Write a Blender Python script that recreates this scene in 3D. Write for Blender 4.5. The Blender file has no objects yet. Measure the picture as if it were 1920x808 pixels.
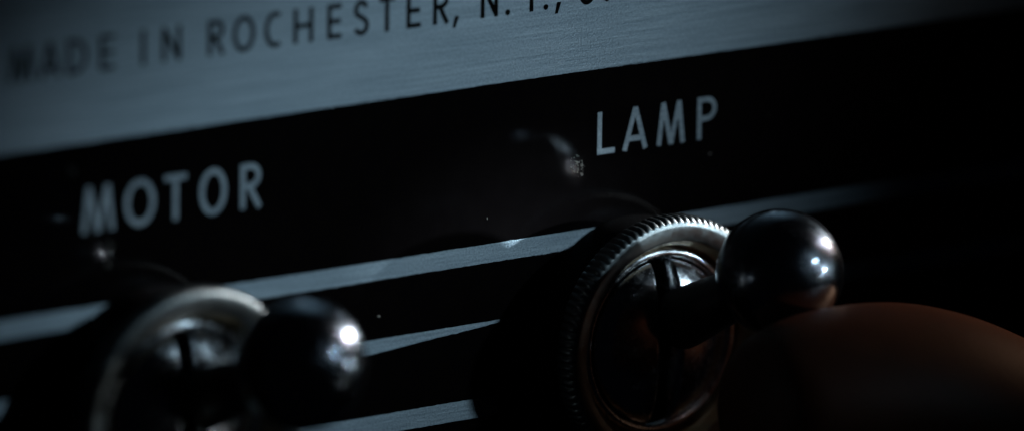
# Close-up of a switch panel: silver plate with black band, two toggle switches, a fingertip.
# Lengths are in "u" (1 u = 1/26 mm); K turns u into metres.
# Panel lies in the XZ plane, its face looks along -Y; "p" = height proud of the panel.
import bpy, bmesh, math, random
from mathutils import Vector, Matrix, geometry

K = 0.001 / 26.0
sc = bpy.context.scene
COL = sc.collection
random.seed(7)

def P(x, z, p=0.0):
    return Vector((x * K, -p * K, z * K))

# ------------------------------------------------------------------ materials
def mat(name):
    m = bpy.data.materials.new(name)
    m.use_nodes = True
    return m, m.node_tree.nodes, m.node_tree.links, m.node_tree.nodes["Principled BSDF"]

def brushed(name, col, rough, stretch=(110, 110, 4500), bump=0.32, aniso=0.0):
    m, n, l, b = mat(name)
    tc = n.new('ShaderNodeTexCoord')
    mp = n.new('ShaderNodeMapping'); mp.inputs['Scale'].default_value = stretch
    l.new(tc.outputs['Object'], mp.inputs['Vector'])
    nz = n.new('ShaderNodeTexNoise'); nz.inputs['Scale'].default_value = 1.0
    nz.inputs['Detail'].default_value = 6; nz.inputs['Roughness'].default_value = 0.65
    l.new(mp.outputs[0], nz.inputs['Vector'])
    gr = n.new('ShaderNodeTexNoise'); gr.inputs['Scale'].default_value = 7000
    gr.inputs['Detail'].default_value = 2
    l.new(tc.outputs['Object'], gr.inputs['Vector'])
    big = n.new('ShaderNodeTexNoise'); big.inputs['Scale'].default_value = 160
    big.inputs['Detail'].default_value = 4
    l.new(tc.outputs['Object'], big.inputs['Vector'])
    add = n.new('ShaderNodeMath'); add.operation = 'ADD'
    l.new(nz.outputs[0], add.inputs[0]); l.new(gr.outputs[0], add.inputs[1])
    bp = n.new('ShaderNodeBump'); bp.inputs['Strength'].default_value = bump
    bp.inputs['Distance'].default_value = 0.00006
    l.new(add.outputs[0], bp.inputs['Height'])
    l.new(bp.outputs[0], b.inputs['Normal'])
    mr = n.new('ShaderNodeMapRange')
    mr.inputs['To Min'].default_value = rough - 0.07; mr.inputs['To Max'].default_value = rough + 0.07
    l.new(nz.outputs[0], mr.inputs['Value'])
    ad2 = n.new('ShaderNodeMath'); ad2.operation = 'MULTIPLY_ADD'
    ad2.inputs[1].default_value = 0.12; l.new(big.outputs[0], ad2.inputs[0]); l.new(mr.outputs[0], ad2.inputs[2])
    l.new(ad2.outputs[0], b.inputs['Roughness'])
    cr = n.new('ShaderNodeValToRGB')
    cr.color_ramp.elements[0].position = 0.36; cr.color_ramp.elements[1].position = 0.64
    cr.color_ramp.elements[0].color = (col[0] * .5, col[1] * .54, col[2] * .58, 1)
    cr.color_ramp.elements[1].color = (*col, 1)
    mxf = n.new('ShaderNodeMath'); mxf.operation = 'MULTIPLY_ADD'; mxf.inputs[1].default_value = .5
    l.new(gr.outputs[0], mxf.inputs[0])
    hf = n.new('ShaderNodeMath'); hf.operation = 'MULTIPLY'; hf.inputs[1].default_value = .5
    l.new(nz.outputs[0], hf.inputs[0]); l.new(hf.outputs[0], mxf.inputs[2])
    l.new(mxf.outputs[0], cr.inputs[0])
    l.new(cr.outputs[0], b.inputs['Base Color'])
    b.inputs['Metallic'].default_value = 1.0
    b.inputs['Anisotropic'].default_value = aniso
    if aniso:
        tg = n.new('ShaderNodeTangent'); tg.direction_type = 'UV_MAP'; tg.uv_map = 'UVMap'
        l.new(tg.outputs[0], b.inputs['Tangent'])
        b.inputs['Anisotropic Rotation'].default_value = .25
    return m

def paint(name, col, rough, speck=True):
    m, n, l, b = mat(name)
    tc = n.new('ShaderNodeTexCoord')
    nz = n.new('ShaderNodeTexNoise'); nz.inputs['Scale'].default_value = 700; nz.inputs['Detail'].default_value = 8
    l.new(tc.outputs['Object'], nz.inputs['Vector'])
    mr = n.new('ShaderNodeMapRange'); mr.inputs['To Min'].default_value = rough * .6; mr.inputs['To Max'].default_value = rough * 1.5
    l.new(nz.outputs[0], mr.inputs['Value']); l.new(mr.outputs[0], b.inputs['Roughness'])
    bp = n.new('ShaderNodeBump'); bp.inputs['Strength'].default_value = .12; bp.inputs['Distance'].default_value = 0.00003
    l.new(nz.outputs[0], bp.inputs['Height']); l.new(bp.outputs[0], b.inputs['Normal'])
    cr = n.new('ShaderNodeValToRGB')
    cr.color_ramp.elements[0].color = (col[0] * .7, col[1] * .7, col[2] * .7, 1)
    cr.color_ramp.elements[1].color = (col[0] * 1.3, col[1] * 1.3, col[2] * 1.3, 1)
    l.new(nz.outputs[0], cr.inputs[0]); l.new(cr.outputs[0], b.inputs['Base Color'])
    b.inputs['Specular IOR Level'].default_value = .09
    return m

def chrome(name, col, rough, wear=0.0, scale=1500):
    m, n, l, b = mat(name)
    b.inputs['Base Color'].default_value = (*col, 1); b.inputs['Metallic'].default_value = 1
    tc = n.new('ShaderNodeTexCoord')
    nz = n.new('ShaderNodeTexNoise'); nz.inputs['Scale'].default_value = scale; nz.inputs['Detail'].default_value = 8
    nz.inputs['Roughness'].default_value = .7
    l.new(tc.outputs['Object'], nz.inputs['Vector'])
    mr = n.new('ShaderNodeMapRange'); mr.inputs['From Min'].default_value = .4; mr.inputs['From Max'].default_value = .75
    mr.inputs['To Min'].default_value = rough; mr.inputs['To Max'].default_value = rough + .25
    l.new(nz.outputs[0], mr.inputs['Value']); l.new(mr.outputs[0], b.inputs['Roughness'])
    bp = n.new('ShaderNodeBump'); bp.inputs['Strength'].default_value = wear; bp.inputs['Distance'].default_value = 0.00005
    l.new(nz.outputs[0], bp.inputs['Height']); l.new(bp.outputs[0], b.inputs['Normal'])
    return m

M = {}
M['alu'] = brushed('brushed_aluminium', (.58, .66, .70), .36, aniso=.9)
M['etched'] = brushed('etched_aluminium', (.50, .55, .57), .42, aniso=.9)
M['band'] = paint('black_enamel', (.012, .009, .009), .06)
M['ink'] = paint('black_ink', (.012, .010, .008), .5)
M['chrome'] = chrome('bright_chrome', (.72, .74, .76), .15, .15)
M['ball'] = chrome('worn_chrome', (.46, .49, .53), .04, .22, 2600)
def add_worn_layer(m, rough, lo, hi):
    # handled chrome: polished metal with dulled, finely scratched patches
    n, l = m.node_tree.nodes, m.node_tree.links
    p1 = n['Principled BSDF']; out = n['Material Output']
    p2 = n.new('ShaderNodeBsdfPrincipled'); p2.inputs['Metallic'].default_value = 1
    p2.inputs['Base Color'].default_value = (.34, .37, .41, 1); p2.inputs['Roughness'].default_value = rough
    tc = n.new('ShaderNodeTexCoord')
    a = n.new('ShaderNodeTexNoise'); a.inputs['Scale'].default_value = 1400; a.inputs['Detail'].default_value = 9; a.inputs['Roughness'].default_value = .75
    l.new(tc.outputs['Object'], a.inputs['Vector'])
    bp = n.new('ShaderNodeBump'); bp.inputs['Strength'].default_value = .8; bp.inputs['Distance'].default_value = .00006
    l.new(a.outputs[0], bp.inputs['Height']); l.new(bp.outputs[0], p2.inputs['Normal'])
    mr = n.new('ShaderNodeMapRange'); mr.inputs['From Min'].default_value = .42; mr.inputs['From Max'].default_value = .66
    mr.inputs['To Min'].default_value = lo; mr.inputs['To Max'].default_value = hi
    l.new(a.outputs[0], mr.inputs['Value'])
    mx = n.new('ShaderNodeMixShader'); l.new(mr.outputs[0], mx.inputs[0])
    l.new(p1.outputs[0], mx.inputs[1]); l.new(p2.outputs[0], mx.inputs[2]); l.new(mx.outputs[0], out.inputs['Surface'])
add_worn_layer(M['ball'], .20, .15, .65)
M['nut'] = chrome('satin_nickel', (.36, .385, .38), .32, .2)
M['brass'] = chrome('tarnished_brass', (.34, .27, .17), .32, .2)
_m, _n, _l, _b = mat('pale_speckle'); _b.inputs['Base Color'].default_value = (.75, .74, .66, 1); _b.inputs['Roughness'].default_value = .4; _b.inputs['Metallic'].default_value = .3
M['fleck_glint'] = _m  # pale colour shared by enamel specks and painted-in ball glints
M['dark'] = paint('dark_oxide', (.012, .011, .011), .4)
M['dark_metal'] = chrome('blackened_steel', (.10, .10, .10), .35, .2)

def skin_mat():
    m, n, l, b = mat('skin')
    tc = n.new('ShaderNodeTexCoord')
    nz = n.new('ShaderNodeTexNoise'); nz.inputs['Scale'].default_value = 350; nz.inputs['Detail'].default_value = 5
    l.new(tc.outputs['Object'], nz.inputs['Vector'])
    cr = n.new('ShaderNodeValToRGB')
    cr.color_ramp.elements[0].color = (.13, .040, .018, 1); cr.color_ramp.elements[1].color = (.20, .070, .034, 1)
    l.new(nz.outputs[0], cr.inputs[0]); l.new(cr.outputs[0], b.inputs['Base Color'])
    b.inputs['Roughness'].default_value = .5
    b.inputs['Subsurface Weight'].default_value = .35
    b.inputs['Subsurface Radius'].default_value = (1, .3, .15)
    b.inputs['Subsurface Scale'].default_value = 0.0022
    wv = n.new('ShaderNodeTexNoise'); wv.inputs['Scale'].default_value = 1800; wv.inputs['Detail'].default_value = 6; wv.inputs['Roughness'].default_value = .7
    l.new(tc.outputs['Object'], wv.inputs['Vector'])
    bp = n.new('ShaderNodeBump'); bp.inputs['Strength'].default_value = .35; bp.inputs['Distance'].default_value = 0.0001
    l.new(wv.outputs[0], bp.inputs['Height']); l.new(bp.outputs[0], b.inputs['Normal'])
    return m
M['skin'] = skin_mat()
_m, _n, _l, _b = mat('fingernail'); _b.inputs['Base Color'].default_value = (.6, .38, .3, 1); _b.inputs['Roughness'].default_value = .25
M['nail'] = _m

# ------------------------------------------------------------------ helpers
def link(name, bm, m, parent=None, smooth=True, loc=None):
    me = bpy.data.meshes.new(name)
    bmesh.ops.recalc_face_normals(bm, faces=bm.faces)
    uv = bm.loops.layers.uv.new('UVMap')
    for f in bm.faces:
        for lp in f.loops: lp[uv].uv = (lp.vert.co.x * 10, lp.vert.co.z * 10)
    bm.to_mesh(me); bm.free()
    if smooth:
        for f in me.polygons: f.use_smooth = True
    me.materials.append(m)
    o = bpy.data.objects.new(name, me); COL.objects.link(o)
    if parent: o.parent = parent
    if loc is not None: o.location = loc
    return o

def thing(name, label, cat, loc=(0, 0, 0), group=None):
    o = bpy.data.objects.new(name, None); COL.objects.link(o)
    o.empty_display_size = .005
    o.location = loc; o['label'] = label; o['category'] = cat
    if group: o['group'] = group
    return o

def box_bm(x0, x1, z0, z1, p0, p1, bev=0.0):
    bm = bmesh.new()
    vs = [bm.verts.new(P(x, z, p)) for p in (p0, p1) for z in (z0, z1) for x in (x0, x1)]
    for q in ((0, 1, 3, 2), (4, 5, 7, 6), (0, 1, 5, 4), (2, 3, 7, 6), (0, 2, 6, 4), (1, 3, 7, 5)):
        bm.faces.new([vs[i] for i in q])
    if bev:
        bmesh.ops.bevel(bm, geom=bm.edges[:], offset=bev * K, segments=3, affect='EDGES', profile=.5)
    return bm

def lathe(profile, seg=128, teeth=None):
    """profile: list of (r, p[, knurl_amount]); revolved about the panel normal."""
    bm = bmesh.new(); rings = []
    for pt in profile:
        r, p = pt[0], pt[1]; a = pt[2] if len(pt) > 2 else 0
        ring = []
        for i in range(seg):
            t = 2 * math.pi * i / seg
            rr = r
            if teeth and a: rr = r - a * (1 - abs(math.cos(teeth * t / 2)) ** 0.8)
            ring.append(bm.verts.new(P(rr * math.cos(t), rr * math.sin(t), p)))
        rings.append(ring)
    for a, b in zip(rings, rings[1:]):
        for i in range(seg):
            j = (i + 1) % seg
            bm.faces.new((a[i], a[j], b[j], b[i]))
    return bm

# ------------------------------------------------------------------ lettering
def stroke(pts, w, closed=False):
    """list of convex quads/discs covering a stroke"""
    out = []
    n = len(pts); h = w / 2
    seg = [(pts[i], pts[(i + 1) % n]) for i in range(n if closed else n - 1)]
    for (x0, y0), (x1, y1) in seg:
        if math.hypot(x1 - x0, y1 - y0) < 1e-3: continue
        d = math.hypot(x1 - x0, y1 - y0) or 1e-9
        nx, ny = -(y1 - y0) / d * h, (x1 - x0) / d * h
        out.append([(x0 + nx, y0 + ny), (x0 - nx, y0 - ny), (x1 - nx, y1 - ny), (x1 + nx, y1 + ny)])
    inner = pts if closed else pts[1:-1]
    for (x, y) in inner:
        out.append([(x + h * math.cos(a * math.pi / 5), y + h * math.sin(a * math.pi / 5)) for a in range(10)])
    return out

def arc(cx, cy, rx, ry, a0, a1, n=18):
    return [(cx + rx * math.cos(math.radians(a0 + (a1 - a0) * i / n)), cy + ry * math.sin(math.radians(a0 + (a1 - a0) * i / n))) for i in range(n + 1)]

def glyph(ch, x0, x1, H, w):
    """stroked capital between x0 and x1, base 0, height H"""
    h = w / 2; a, b = x0 + h, x1 - h; W = b - a; t, bo = H - h, h; m = (a + b) / 2
    S = []
    if ch == 'L': S = [([(a, H), (a, 0)], 0), ([(a - h, bo), (x1, bo)], 0)]
    elif ch == 'A': S = [([(a - h * .2, 0), (m, H)], 0), ([(m, H), (b + h * .2, 0)], 0), ([(a + W * .2, H * .27), (b - W * .2, H * .27)], 0)]
    elif ch == 'M': S = [([(a, 0), (a + W * .17, H)], 0), ([(a + W * .17, H), (m, 0)], 0), ([(m, 0), (b - W * .17, H)], 0), ([(b - W * .17, H), (b, 0)], 0)]
    elif ch == 'P': S = [([(a, H), (a, 0)], 0), ([(a, t)] + arc(b - H * .22, H * .74 - h * .4, H * .22, H * .26 - h * .6, 90, -90) + [(a, H * .47)], 0)]
    elif ch == 'R': S = [([(a, H), (a, 0)], 0), ([(a, t)] + arc(b - H * .22, H * .75 - h * .4, H * .20, H * .25 - h * .6, 90, -90) + [(a, H * .49)], 0), ([(a + W * .40, H * .49), (b + h * .1, 0)], 0)]
    elif ch == 'O': S = [(arc(m, H / 2, W / 2, H / 2 - h * .7, 0, 348, 29), 1)]
    elif ch == 'T': S = [([(m, H), (m, 0)], 0), ([(x0, t), (x1, t)], 0)]
    elif ch == 'D': S = [([(a, 0), (a, H)], 0), ([(a, t), (a + W * .3, t)] + arc(a + W * .3, H / 2, W * .7, H / 2 - h, 90, -90) + [(a + W * .3, bo), (a, bo)], 0)]
    elif ch == 'E': S = [([(a, 0), (a, H)], 0), ([(a, t), (x1, t)], 0), ([(a, bo), (x1, bo)], 0), ([(a, H * .5), (x1 - h * .5, H * .5)], 0)]
    elif ch == 'I': S = [([(m, 0), (m, H)], 0)]
    elif ch == 'N': S = [([(a, 0), (a, H)], 0), ([(a, H - h), (b, h)], 0), ([(b, 0), (b, H)], 0)]
    elif ch == 'C': S = [(arc(m + W * .12, H / 2, W * .62, H / 2 - h * .7, 62, 298, 26), 0)]
    elif ch == 'H': S = [([(a, 0), (a, H)], 0), ([(b, 0), (b, H)], 0), ([(a, H * .5), (b, H * .5)], 0)]
    elif ch == 'S': S = [(arc(m, H * .73, W * .5, H * .27 - h * .8, 20, 215, 16) + arc(m, H * .27, W * .55, H * .27 - h * .8, 50, -155, 18), 0)]
    elif ch == 'Y': S = [([(m, 0), (m, H * .45)], 0), ([(m, H * .42), (a, H)], 0), ([(m, H * .42), (b, H)], 0)]
    elif ch == 'U': S = [([(a, H), (a, H * .35)] + arc(m, H * .33, W / 2, H * .33 - h * .7, 180, 360) + [(b, H * .35), (b, H)], 0)]
    elif ch == '.': return [[(m + w * .62 * math.cos(k * math.pi / 8), w * .55 + w * .62 * math.sin(k * math.pi / 8)) for k in range(16)]]
    elif ch == ',': return [[(m - w * .1, w * 1.25), (m + w * 1.0, w * 1.25), (m + w * .1, -w * 1.15), (m - w * .65, -w * 1.15)]]
    out = []
    for pts, closed in S: out += stroke(pts, w, bool(closed))
    return out

def inside(poly, x, y):
    s = 0
    for i in range(len(poly)):
        x0, y0 = poly[i]; x1, y1 = poly[(i + 1) % len(poly)]
        c = (x1 - x0) * (y - y0) - (y1 - y0) * (x - x0)
        if abs(c) < 1e-9: continue
        if s == 0: s = 1 if c > 0 else -1
        elif (c > 0) != (s > 0): return False
    return True

def word(name, items, base, H, w, p, m, parent, label=None, thick=0.35):
    bm = bmesh.new()
    for ch, x0, x1 in items:
        polys = glyph(ch, x0, x1, H, w)
        vs, fs = [], []
        for q in polys:
            fs.append(list(range(len(vs), len(vs) + len(q)))); vs += [Vector(v) for v in q]
        V, _, F, *_ = geometry.delaunay_2d_cdt(vs, [], fs, 0, 1e-4)
        bv = {}
        for f in F:
            cx = sum(V[i].x for i in f) / 3; cy = sum(V[i].y for i in f) / 3
            if any(inside(q, cx, cy) for q in polys):
                for i in f:
                    if i not in bv: bv[i] = bm.verts.new(P(V[i].x, base + V[i].y, p))
                try: bm.faces.new([bv[i] for i in f])
                except ValueError: pass
    ext = bmesh.ops.extrude_face_region(bm, geom=bm.faces[:])
    bmesh.ops.translate(bm, verts=[v for v in ext['geom'] if isinstance(v, bmesh.types.BMVert)], vec=(0, -thick * K, 0))
    o = link(name, bm, m, parent, smooth=False)
    if label: o['label'] = label
    return o

# ------------------------------------------------------------------ the panel
panel = thing('control_panel', 'brushed aluminium projector control panel with a black lettered band and thin silver stripes', 'control panel')
link('metal_plate', box_bm(-2600, 2600, -1500, 1400, -60, 0, 4), M['alu'], panel, smooth=False)
# black enamel fields; the silver stripes are bare plate left between them
XL, XR = -2590, 2590
def enamel(name, top, bottom, label=None, hi=1.0):
    """top / bottom: z along x (list of (x, z)); edges get the tiny raggedness of screened paint"""
    def zat(line, x):
        for (x0, z0), (x1, z1) in zip(line, line[1:]):
            if x0 <= x <= x1: return z0 + (z1 - z0) * (x - x0) / (x1 - x0)
        return line[-1][1]
    xs = sorted(set([XL + (XR - XL) * i / 1500 for i in range(1501)] + [q[0] for q in top + bottom]))
    bm = bmesh.new(); cols = []
    jt = jb = 0
    for x in xs:
        jt = jt * .6 + random.gauss(0, .2); jb = jb * .6 + random.gauss(0, .2)
        if random.random() < .006: jt -= random.uniform(.6, 1.5)
        if random.random() < .006: jb += random.uniform(.6, 1.5)
        cols.append([bm.verts.new(P(x, z, p)) for z, p in ((zat(top, x) + jt, .1), (zat(top, x) + jt - .6, hi), (zat(bottom, x) + jb + .6, hi), (zat(bottom, x) + jb, .1))])
    for a_, b_ in zip(cols, cols[1:]):
        for k in range(3): bm.faces.new((a_[k], b_[k], b_[k + 1], a_[k + 1]))
    o = link(name, bm, M['band'], panel, smooth=False)
    if label: o['label'] = label
flat = lambda z: [(XL, z), (XR, z)]
enamel('enamel_band', flat(257.3), flat(-47.5), 'wide black band carrying the words MOTOR and LAMP')
enamel('enamel_band', flat(-83.3), flat(-196.3))
enamel('enamel_band', [(XL, -232.5), (-420, -230), (-330, -224), (70, -195.0), (240, -195.0), (300, -232.5), (XR, -232.5)], flat(-342.0), hi=.8)  # slanted top edge thins the middle stripe, imitating a soft shadow in enamel
enamel('enamel_band', [(XL, -379.5), (-26.0, -379.5), (-24.0, -339.5), (XR, -339.5)], flat(-1490), hi=.6)

word('made_in_lettering', [('M', -1131, -1076), ('A', -1064, -1020), ('D', -1006, -961), ('E', -935, -902), ('I', -846, -834), ('N', -799, -757),
     ('R', -698, -660), ('O', -643, -593), ('C', -572, -531), ('H', -507, -463), ('E', -431, -399), ('S', -371, -338), ('T', -313, -278),
     ('E', -251, -218), ('R', -190, -153), (',', -145, -133), ('N', -80, -40), ('.', -23, -11), ('Y', 17, 59), ('.', 66, 78), (',', 93, 105),
     ('U', 150, 188), ('.', 210, 222), ('S', 246, 284), ('.', 300, 312), ('A', 332, 376), ('.', 388, 400)], 385.2, 65, 9.0, .15, M['ink'], panel,
     'black lettering reading MADE IN ROCHESTER, N.Y., U.S.A. on the silver plate')
word('motor_lettering', [('M', -974, -901), ('O', -880, -812), ('T', -792, -743), ('O', -715, -654), ('R', -624, -576)], 90, 84, 11, 1.0, M['etched'], panel,
     'silver letters reading MOTOR on the black band')
word('lamp_lettering', [('L', 198, 240), ('A', 259, 317), ('M', 340, 408), ('P', 437, 484)], 91.5, 82, 10.5, 1.0, M['etched'], panel,
     'silver letters reading LAMP on the black band')

# pale specks on the enamel; some paint in mirrored glints of the balls
def flecks(x, z, r, n, el=1.0, rot=0.0, label=None):
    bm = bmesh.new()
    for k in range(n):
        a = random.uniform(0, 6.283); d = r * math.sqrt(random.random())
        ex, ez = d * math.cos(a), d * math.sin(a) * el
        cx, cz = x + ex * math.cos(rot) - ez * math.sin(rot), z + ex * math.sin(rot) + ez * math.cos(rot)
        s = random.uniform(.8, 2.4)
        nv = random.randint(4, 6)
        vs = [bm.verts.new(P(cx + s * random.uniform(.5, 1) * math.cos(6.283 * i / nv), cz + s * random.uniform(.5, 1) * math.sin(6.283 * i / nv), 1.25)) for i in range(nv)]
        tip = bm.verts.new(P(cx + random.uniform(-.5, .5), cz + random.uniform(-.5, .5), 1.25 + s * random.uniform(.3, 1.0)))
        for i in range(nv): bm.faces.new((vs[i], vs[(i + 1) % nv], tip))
    o = link('fleck_or_glint', bm, M['fleck_glint'], panel, smooth=False)
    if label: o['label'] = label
flecks(152, 76, 17, 60, 1.4, .5, 'speckled pale chip imitating a ball glint in the black enamel beside the letter L')
flecks(-307, -152, 2, 3)
flecks(-912, 60, 8, 26, 1.3, .4, 'pale fleck imitating a ball glint under the first letter of MOTOR')
flecks(-917, 26, 4, 10)  # second painted glint of the MOTOR ball
flecks(-994, 209, 11, 12)
flecks(470, 62, 4, 4)
flecks(-60, 2, 2, 2)
flecks(610, 120, 2, 2)

# ------------------------------------------------------------------ toggle switches
def make_switch(loc, lean, label):
    t = thing('toggle_switch', label, 'toggle switch', loc, 'ball tipped toggle switches on the panel')
    link('collar', lathe([(223, 1.2), (225, 60), (225, 92), (222, 97), (200, 98)], 192), M['dark'], t)
    prof = [(224, 98.5), (236, 100), (240, 101), (244, 104, 5), (246, 110, 6), (246, 134, 6), (243, 140, 5), (238, 144, 2), (234, 146), (231, 146.5)]
    link('knurled_nut', lathe(prof, 100 * 8, 100), M['nut'], t)
    link('bevel_ring', lathe([(231, 146.5), (229, 147), (226, 147), (204, 145), (200, 142)], 192), M['nut'], t)
    link('inner_lip', lathe([(200, 142), (196, 134), (190, 124), (187, 118), (186, 94)], 192), M['brass'], t)
    link('bushing', lathe([(186, 94), (184, 95), (182, 100), (178, 108), (172, 112), (166, 110), (160, 102), (158, 96)], 160), M['chrome'], t)
    # slotted dome: two half shells with a dark gap for the lever
    for s in (-1, 1):
        bm = bmesh.new(); rows = []
        nr, na = 20, 40; g = 27
        for i in range(nr + 1):
            rr = 157 * (1 - i / nr)
            row = []
            for j in range(na + 1):
                z = -1 + 2 * j / na
                # straight-sided half disc: x runs from slot edge to rim
                zz = 157 * math.sin(z * math.pi / 2)
                xr = math.sqrt(max(157 ** 2 - zz ** 2, 0))
                x = g + max(xr - g, 0) * (1 - i / nr)
                if xr < g: x = g
                q = min(math.hypot(x, zz) / 157.0, 1)
                row.append(bm.verts.new(P(s * x, zz, 96 + 46 * math.sqrt(max(1 - q * q * .96, 0)))))
            rows.append(row)
        for a, b in zip(rows, rows[1:]):
            for j in range(na): bm.faces.new((a[j], a[j + 1], b[j + 1], b[j]))
        # slot wall going down
        low = [bm.verts.new(v.co + Vector((0, 50 * K, 0))) for v in rows[-1]]
        for j in range(na): bm.faces.new((rows[-1][j], rows[-1][j + 1], low[j + 1], low[j]))
        bmesh.ops.remove_doubles(bm, verts=bm.verts, dist=1e-7)
        link('slotted_dome', bm, M['chrome'], t)
    link('slot_floor', lathe([(158, 40), (60, 38), (1, 38)], 64), M['dark'], t)
    # lever: tapered round bar from the pivot to the ball
    a = Vector(P(0, 0, 60)); bcen = Vector(P(*lean, 395)); ax = (bcen - a)
    L = ax.length; d = ax.normalized()
    e1 = d.cross(Vector((1, 0, 0))).normalized(); e2 = d.cross(e1)
    def tube(prof, seg=48):
        bm = bmesh.new(); rings = []
        for (s, r, fx) in prof:
            c = a + d * (s * K)
            rings.append([bm.verts.new(c + (e1 * math.cos(2 * math.pi * i / seg) * r + e2 * math.sin(2 * math.pi * i / seg) * r * fx) * K) for i in range(seg)])
        for p_, q_ in zip(rings, rings[1:]):
            for i in range(seg): bm.faces.new((p_[i], p_[(i + 1) % seg], q_[(i + 1) % seg], q_[i]))
        bm.faces.new(rings[0]); bm.faces.new(rings[-1])
        return bm
    link('lever', tube([(0, 30, .6), (60, 40, .45), (80, 52, .5), (100, 58, .85), (115, 58, 1), (200, 52, 1), (L / K - 105, 46, 1), (L / K - 100, 46, 1)]), M['dark_metal'], t)
    bm = bmesh.new()
    bmesh.ops.create_uvsphere(bm, u_segments=96, v_segments=64, radius=120 * K)
    link('ball_tip', bm, M['ball'], t, loc=bcen)
    return t

lamp_sw = make_switch(P(275, -257), (54, 182), 'toggle switch under the word LAMP, its chrome ball resting against the fingertip')
motor_sw = make_switch(P(-820, -249), (51, 150), 'toggle switch under the word MOTOR, out of focus, no finger touching its ball')

# ------------------------------------------------------------------ the hand
def build_hand():
    chains = {
        'index': [((125, -276), 560, 130), ((200, -285), 562, 165), ((319, -296), 570, 195), ((500, -320), 600, 212), ((704, -424), 640, 205), ((895, -553), 700, 200), ((1250, -837), 800, 215), ((1937, -1441), 1000, 260)],
        'middle': [((760, -800), 560, 130), ((900, -850), 600, 190), ((1150, -900), 760, 210), ((1500, -1100), 950, 225), ((1850, -1600), 1400, 270)],
        'ring': [((700, -1230), 620, 125), ((860, -1270), 680, 180), ((1120, -1330), 860, 200), ((1450, -1500), 1080, 215), ((1760, -1850), 1500, 260)],
        'little': [((720, -1600), 720, 105), ((860, -1640), 780, 150), ((1080, -1700), 950, 165), ((1360, -1820), 1180, 180), ((1640, -2100), 1600, 235)],
        'thumb': [((560, -620), 1120, 130), ((700, -700), 1180, 210), ((960, -820), 1300, 240), ((1300, -1050), 1500, 250), ((1700, -1700), 1900, 320)],
    }
    me = bpy.data.meshes.new('person'); verts = []; edges = []; rad = []
    wrist = len(verts); verts.append(P(2500, -3000, 2700)); rad.append(620)
    palm = len(verts); verts.append(P(2100, -2250, 2050)); rad.append(560)
    arm = len(verts); verts.append(P(3100, -3900, 3400)); rad.append(680)
    edges += [(wrist, palm), (arm, wrist)]
    for k, ch in chains.items():
        prev = palm
        for (xz, p, r) in reversed(ch):
            verts.append(P(xz[0], xz[1], p)); rad.append(r * 1.07); edges.append((prev, len(verts) - 1)); prev = len(verts) - 1
    me.from_pydata([tuple(v) for v in verts], edges, [])
    o = bpy.data.objects.new('person', me); COL.objects.link(o)
    o['label'] = 'bare hand reaching in from the lower right, one fingertip under a chrome ball'
    o['category'] = 'person'
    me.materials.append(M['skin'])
    s = o.modifiers.new('skin', 'SKIN'); s.use_smooth_shade = True; s.branch_smoothing = .6
    for i, sv in enumerate(me.skin_vertices[0].data):
        sv.radius = (rad[i] * K, rad[i] * K); sv.use_root = (i == wrist)
    ss = o.modifiers.new('sub', 'SUBSURF'); ss.levels = 3; ss.render_levels = 3
    return o
build_hand()

# ------------------------------------------------------------------ camera
R_ = Vector((.79991475, -.59993606, .01459844)); U_ = Vector((.12399776, .18903369, .97411027)); F_ = Vector((.58716348, .777395, -.22560157))
cam_d = bpy.data.cameras.new('camera'); cam = bpy.data.objects.new('camera', cam_d); COL.objects.link(cam)
D = 15750 * K
mtx = Matrix((R_, U_, -F_)).transposed().to_4x4(); mtx.translation = -F_ * D
cam.matrix_world = mtx
cam_d.sensor_width = 36; cam_d.lens = 15750 / 1920 * 36
cam_d.clip_start = .01; cam_d.clip_end = 50
cam_d.dof.use_dof = True; cam_d.dof.focus_distance = D * 1.0; cam_d.dof.aperture_fstop = 295.3 / 23.0
cam_d.dof.aperture_blades = 0
sc.camera = cam

# ------------------------------------------------------------------ light
w = bpy.data.worlds.new('World'); sc.world = w; w.use_nodes = True
bg = w.node_tree.nodes['Background']; bg.inputs[0].default_value = (.5, .6, 1, 1); bg.inputs[1].default_value = .0008

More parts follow.
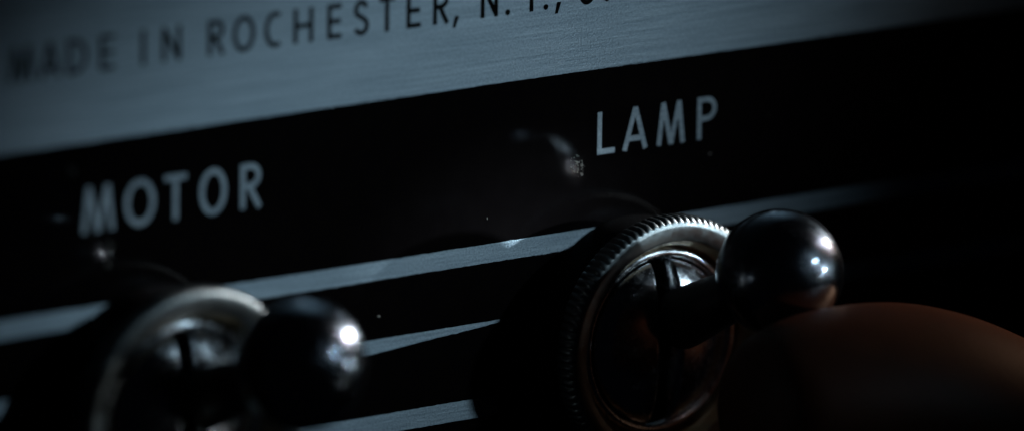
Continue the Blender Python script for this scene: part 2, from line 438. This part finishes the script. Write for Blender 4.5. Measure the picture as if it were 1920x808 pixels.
def lamp(name, kind, target, direction, dist_mm, energy, color, **kw):
    l = bpy.data.lights.new(name, kind); o = bpy.data.objects.new(name, l); COL.objects.link(o)
    d = Vector((direction[0], -direction[1], direction[2])).normalized()
    o.location = P(*target) + d * dist_mm * .001
    o.rotation_euler = (-d).to_track_quat('-Z', 'Y').to_euler()
    l.energy = energy; l.color = color
    for k, v in kw.items(): setattr(l, k, v)
    return o
ps = lamp('panel_spot', 'SPOT', (-250, 110, 0), (.535, .75, .39), 900, 3.6, (.58, .82, 1.0), spot_size=math.radians(4.4), spot_blend=.6, shadow_soft_size=.012)
# oval beam, long axis rising to the right like the stripe of light on the plate
_d = Vector((.535, -.75, .39)).normalized(); _a = Vector((.97, 0, .24)); _a = (_a - _d * _a.dot(_d)).normalized(); _b2 = _d.cross(_a)
_m = Matrix((_a, _b2, _d)).transposed(); ps.rotation_euler = _m.to_euler(); ps.scale = (1, .74, 1)
lamp('key_spot', 'SPOT', (60, 85, 240), (.94, -.012, .34), 400, 6.0, (.90, .95, 1.0), spot_size=math.radians(3.8), spot_blend=.35, shadow_soft_size=.0035)
lamp('side_spot', 'SPOT', (295, -10, 250), (.77, .62, .10), 300, 3.4, (.66, .86, 1.0), spot_size=math.radians(1.9), spot_blend=.5, shadow_soft_size=.005)
lamp('far_side_spot', 'SPOT', (-770, -87, 330), (.87, .49, .0), 300, .14, (.72, .9, 1.0), spot_size=math.radians(3.2), spot_blend=.5, shadow_soft_size=.004)  # added twin of side_spot, lights the MOTOR ball alone

lamp('finger_spot', 'SPOT', (760, -230, 360), (.93, -.04, .33), 300, 1.3, (1.0, .60, .38), spot_size=math.radians(5.6), spot_blend=.7, shadow_soft_size=.005)  # added lamp, only to rim the top edge of the finger
lamp('low_spot', 'SPOT', (180, -50, 146), (.66, .75, .01), 420, .08, (.80, .95, 1.0), spot_size=math.radians(2.1), spot_blend=.6, shadow_soft_size=.006)  # added lamp to lift the bevel of the LAMP nut
lamp('far_low_spot', 'SPOT', (-850, -90, 140), (.68, .66, -.33), 420, .05, (.85, .95, .95), spot_size=math.radians(2.4), spot_blend=.7, shadow_soft_size=.006)  # added lamp, brightens the bevel ring of the MOTOR nut

sc.view_settings.view_transform = 'Standard'; sc.view_settings.look = 'None'
sc.view_settings.exposure = 0; sc.view_settings.gamma = 1
sc.cycles.max_bounces = 8
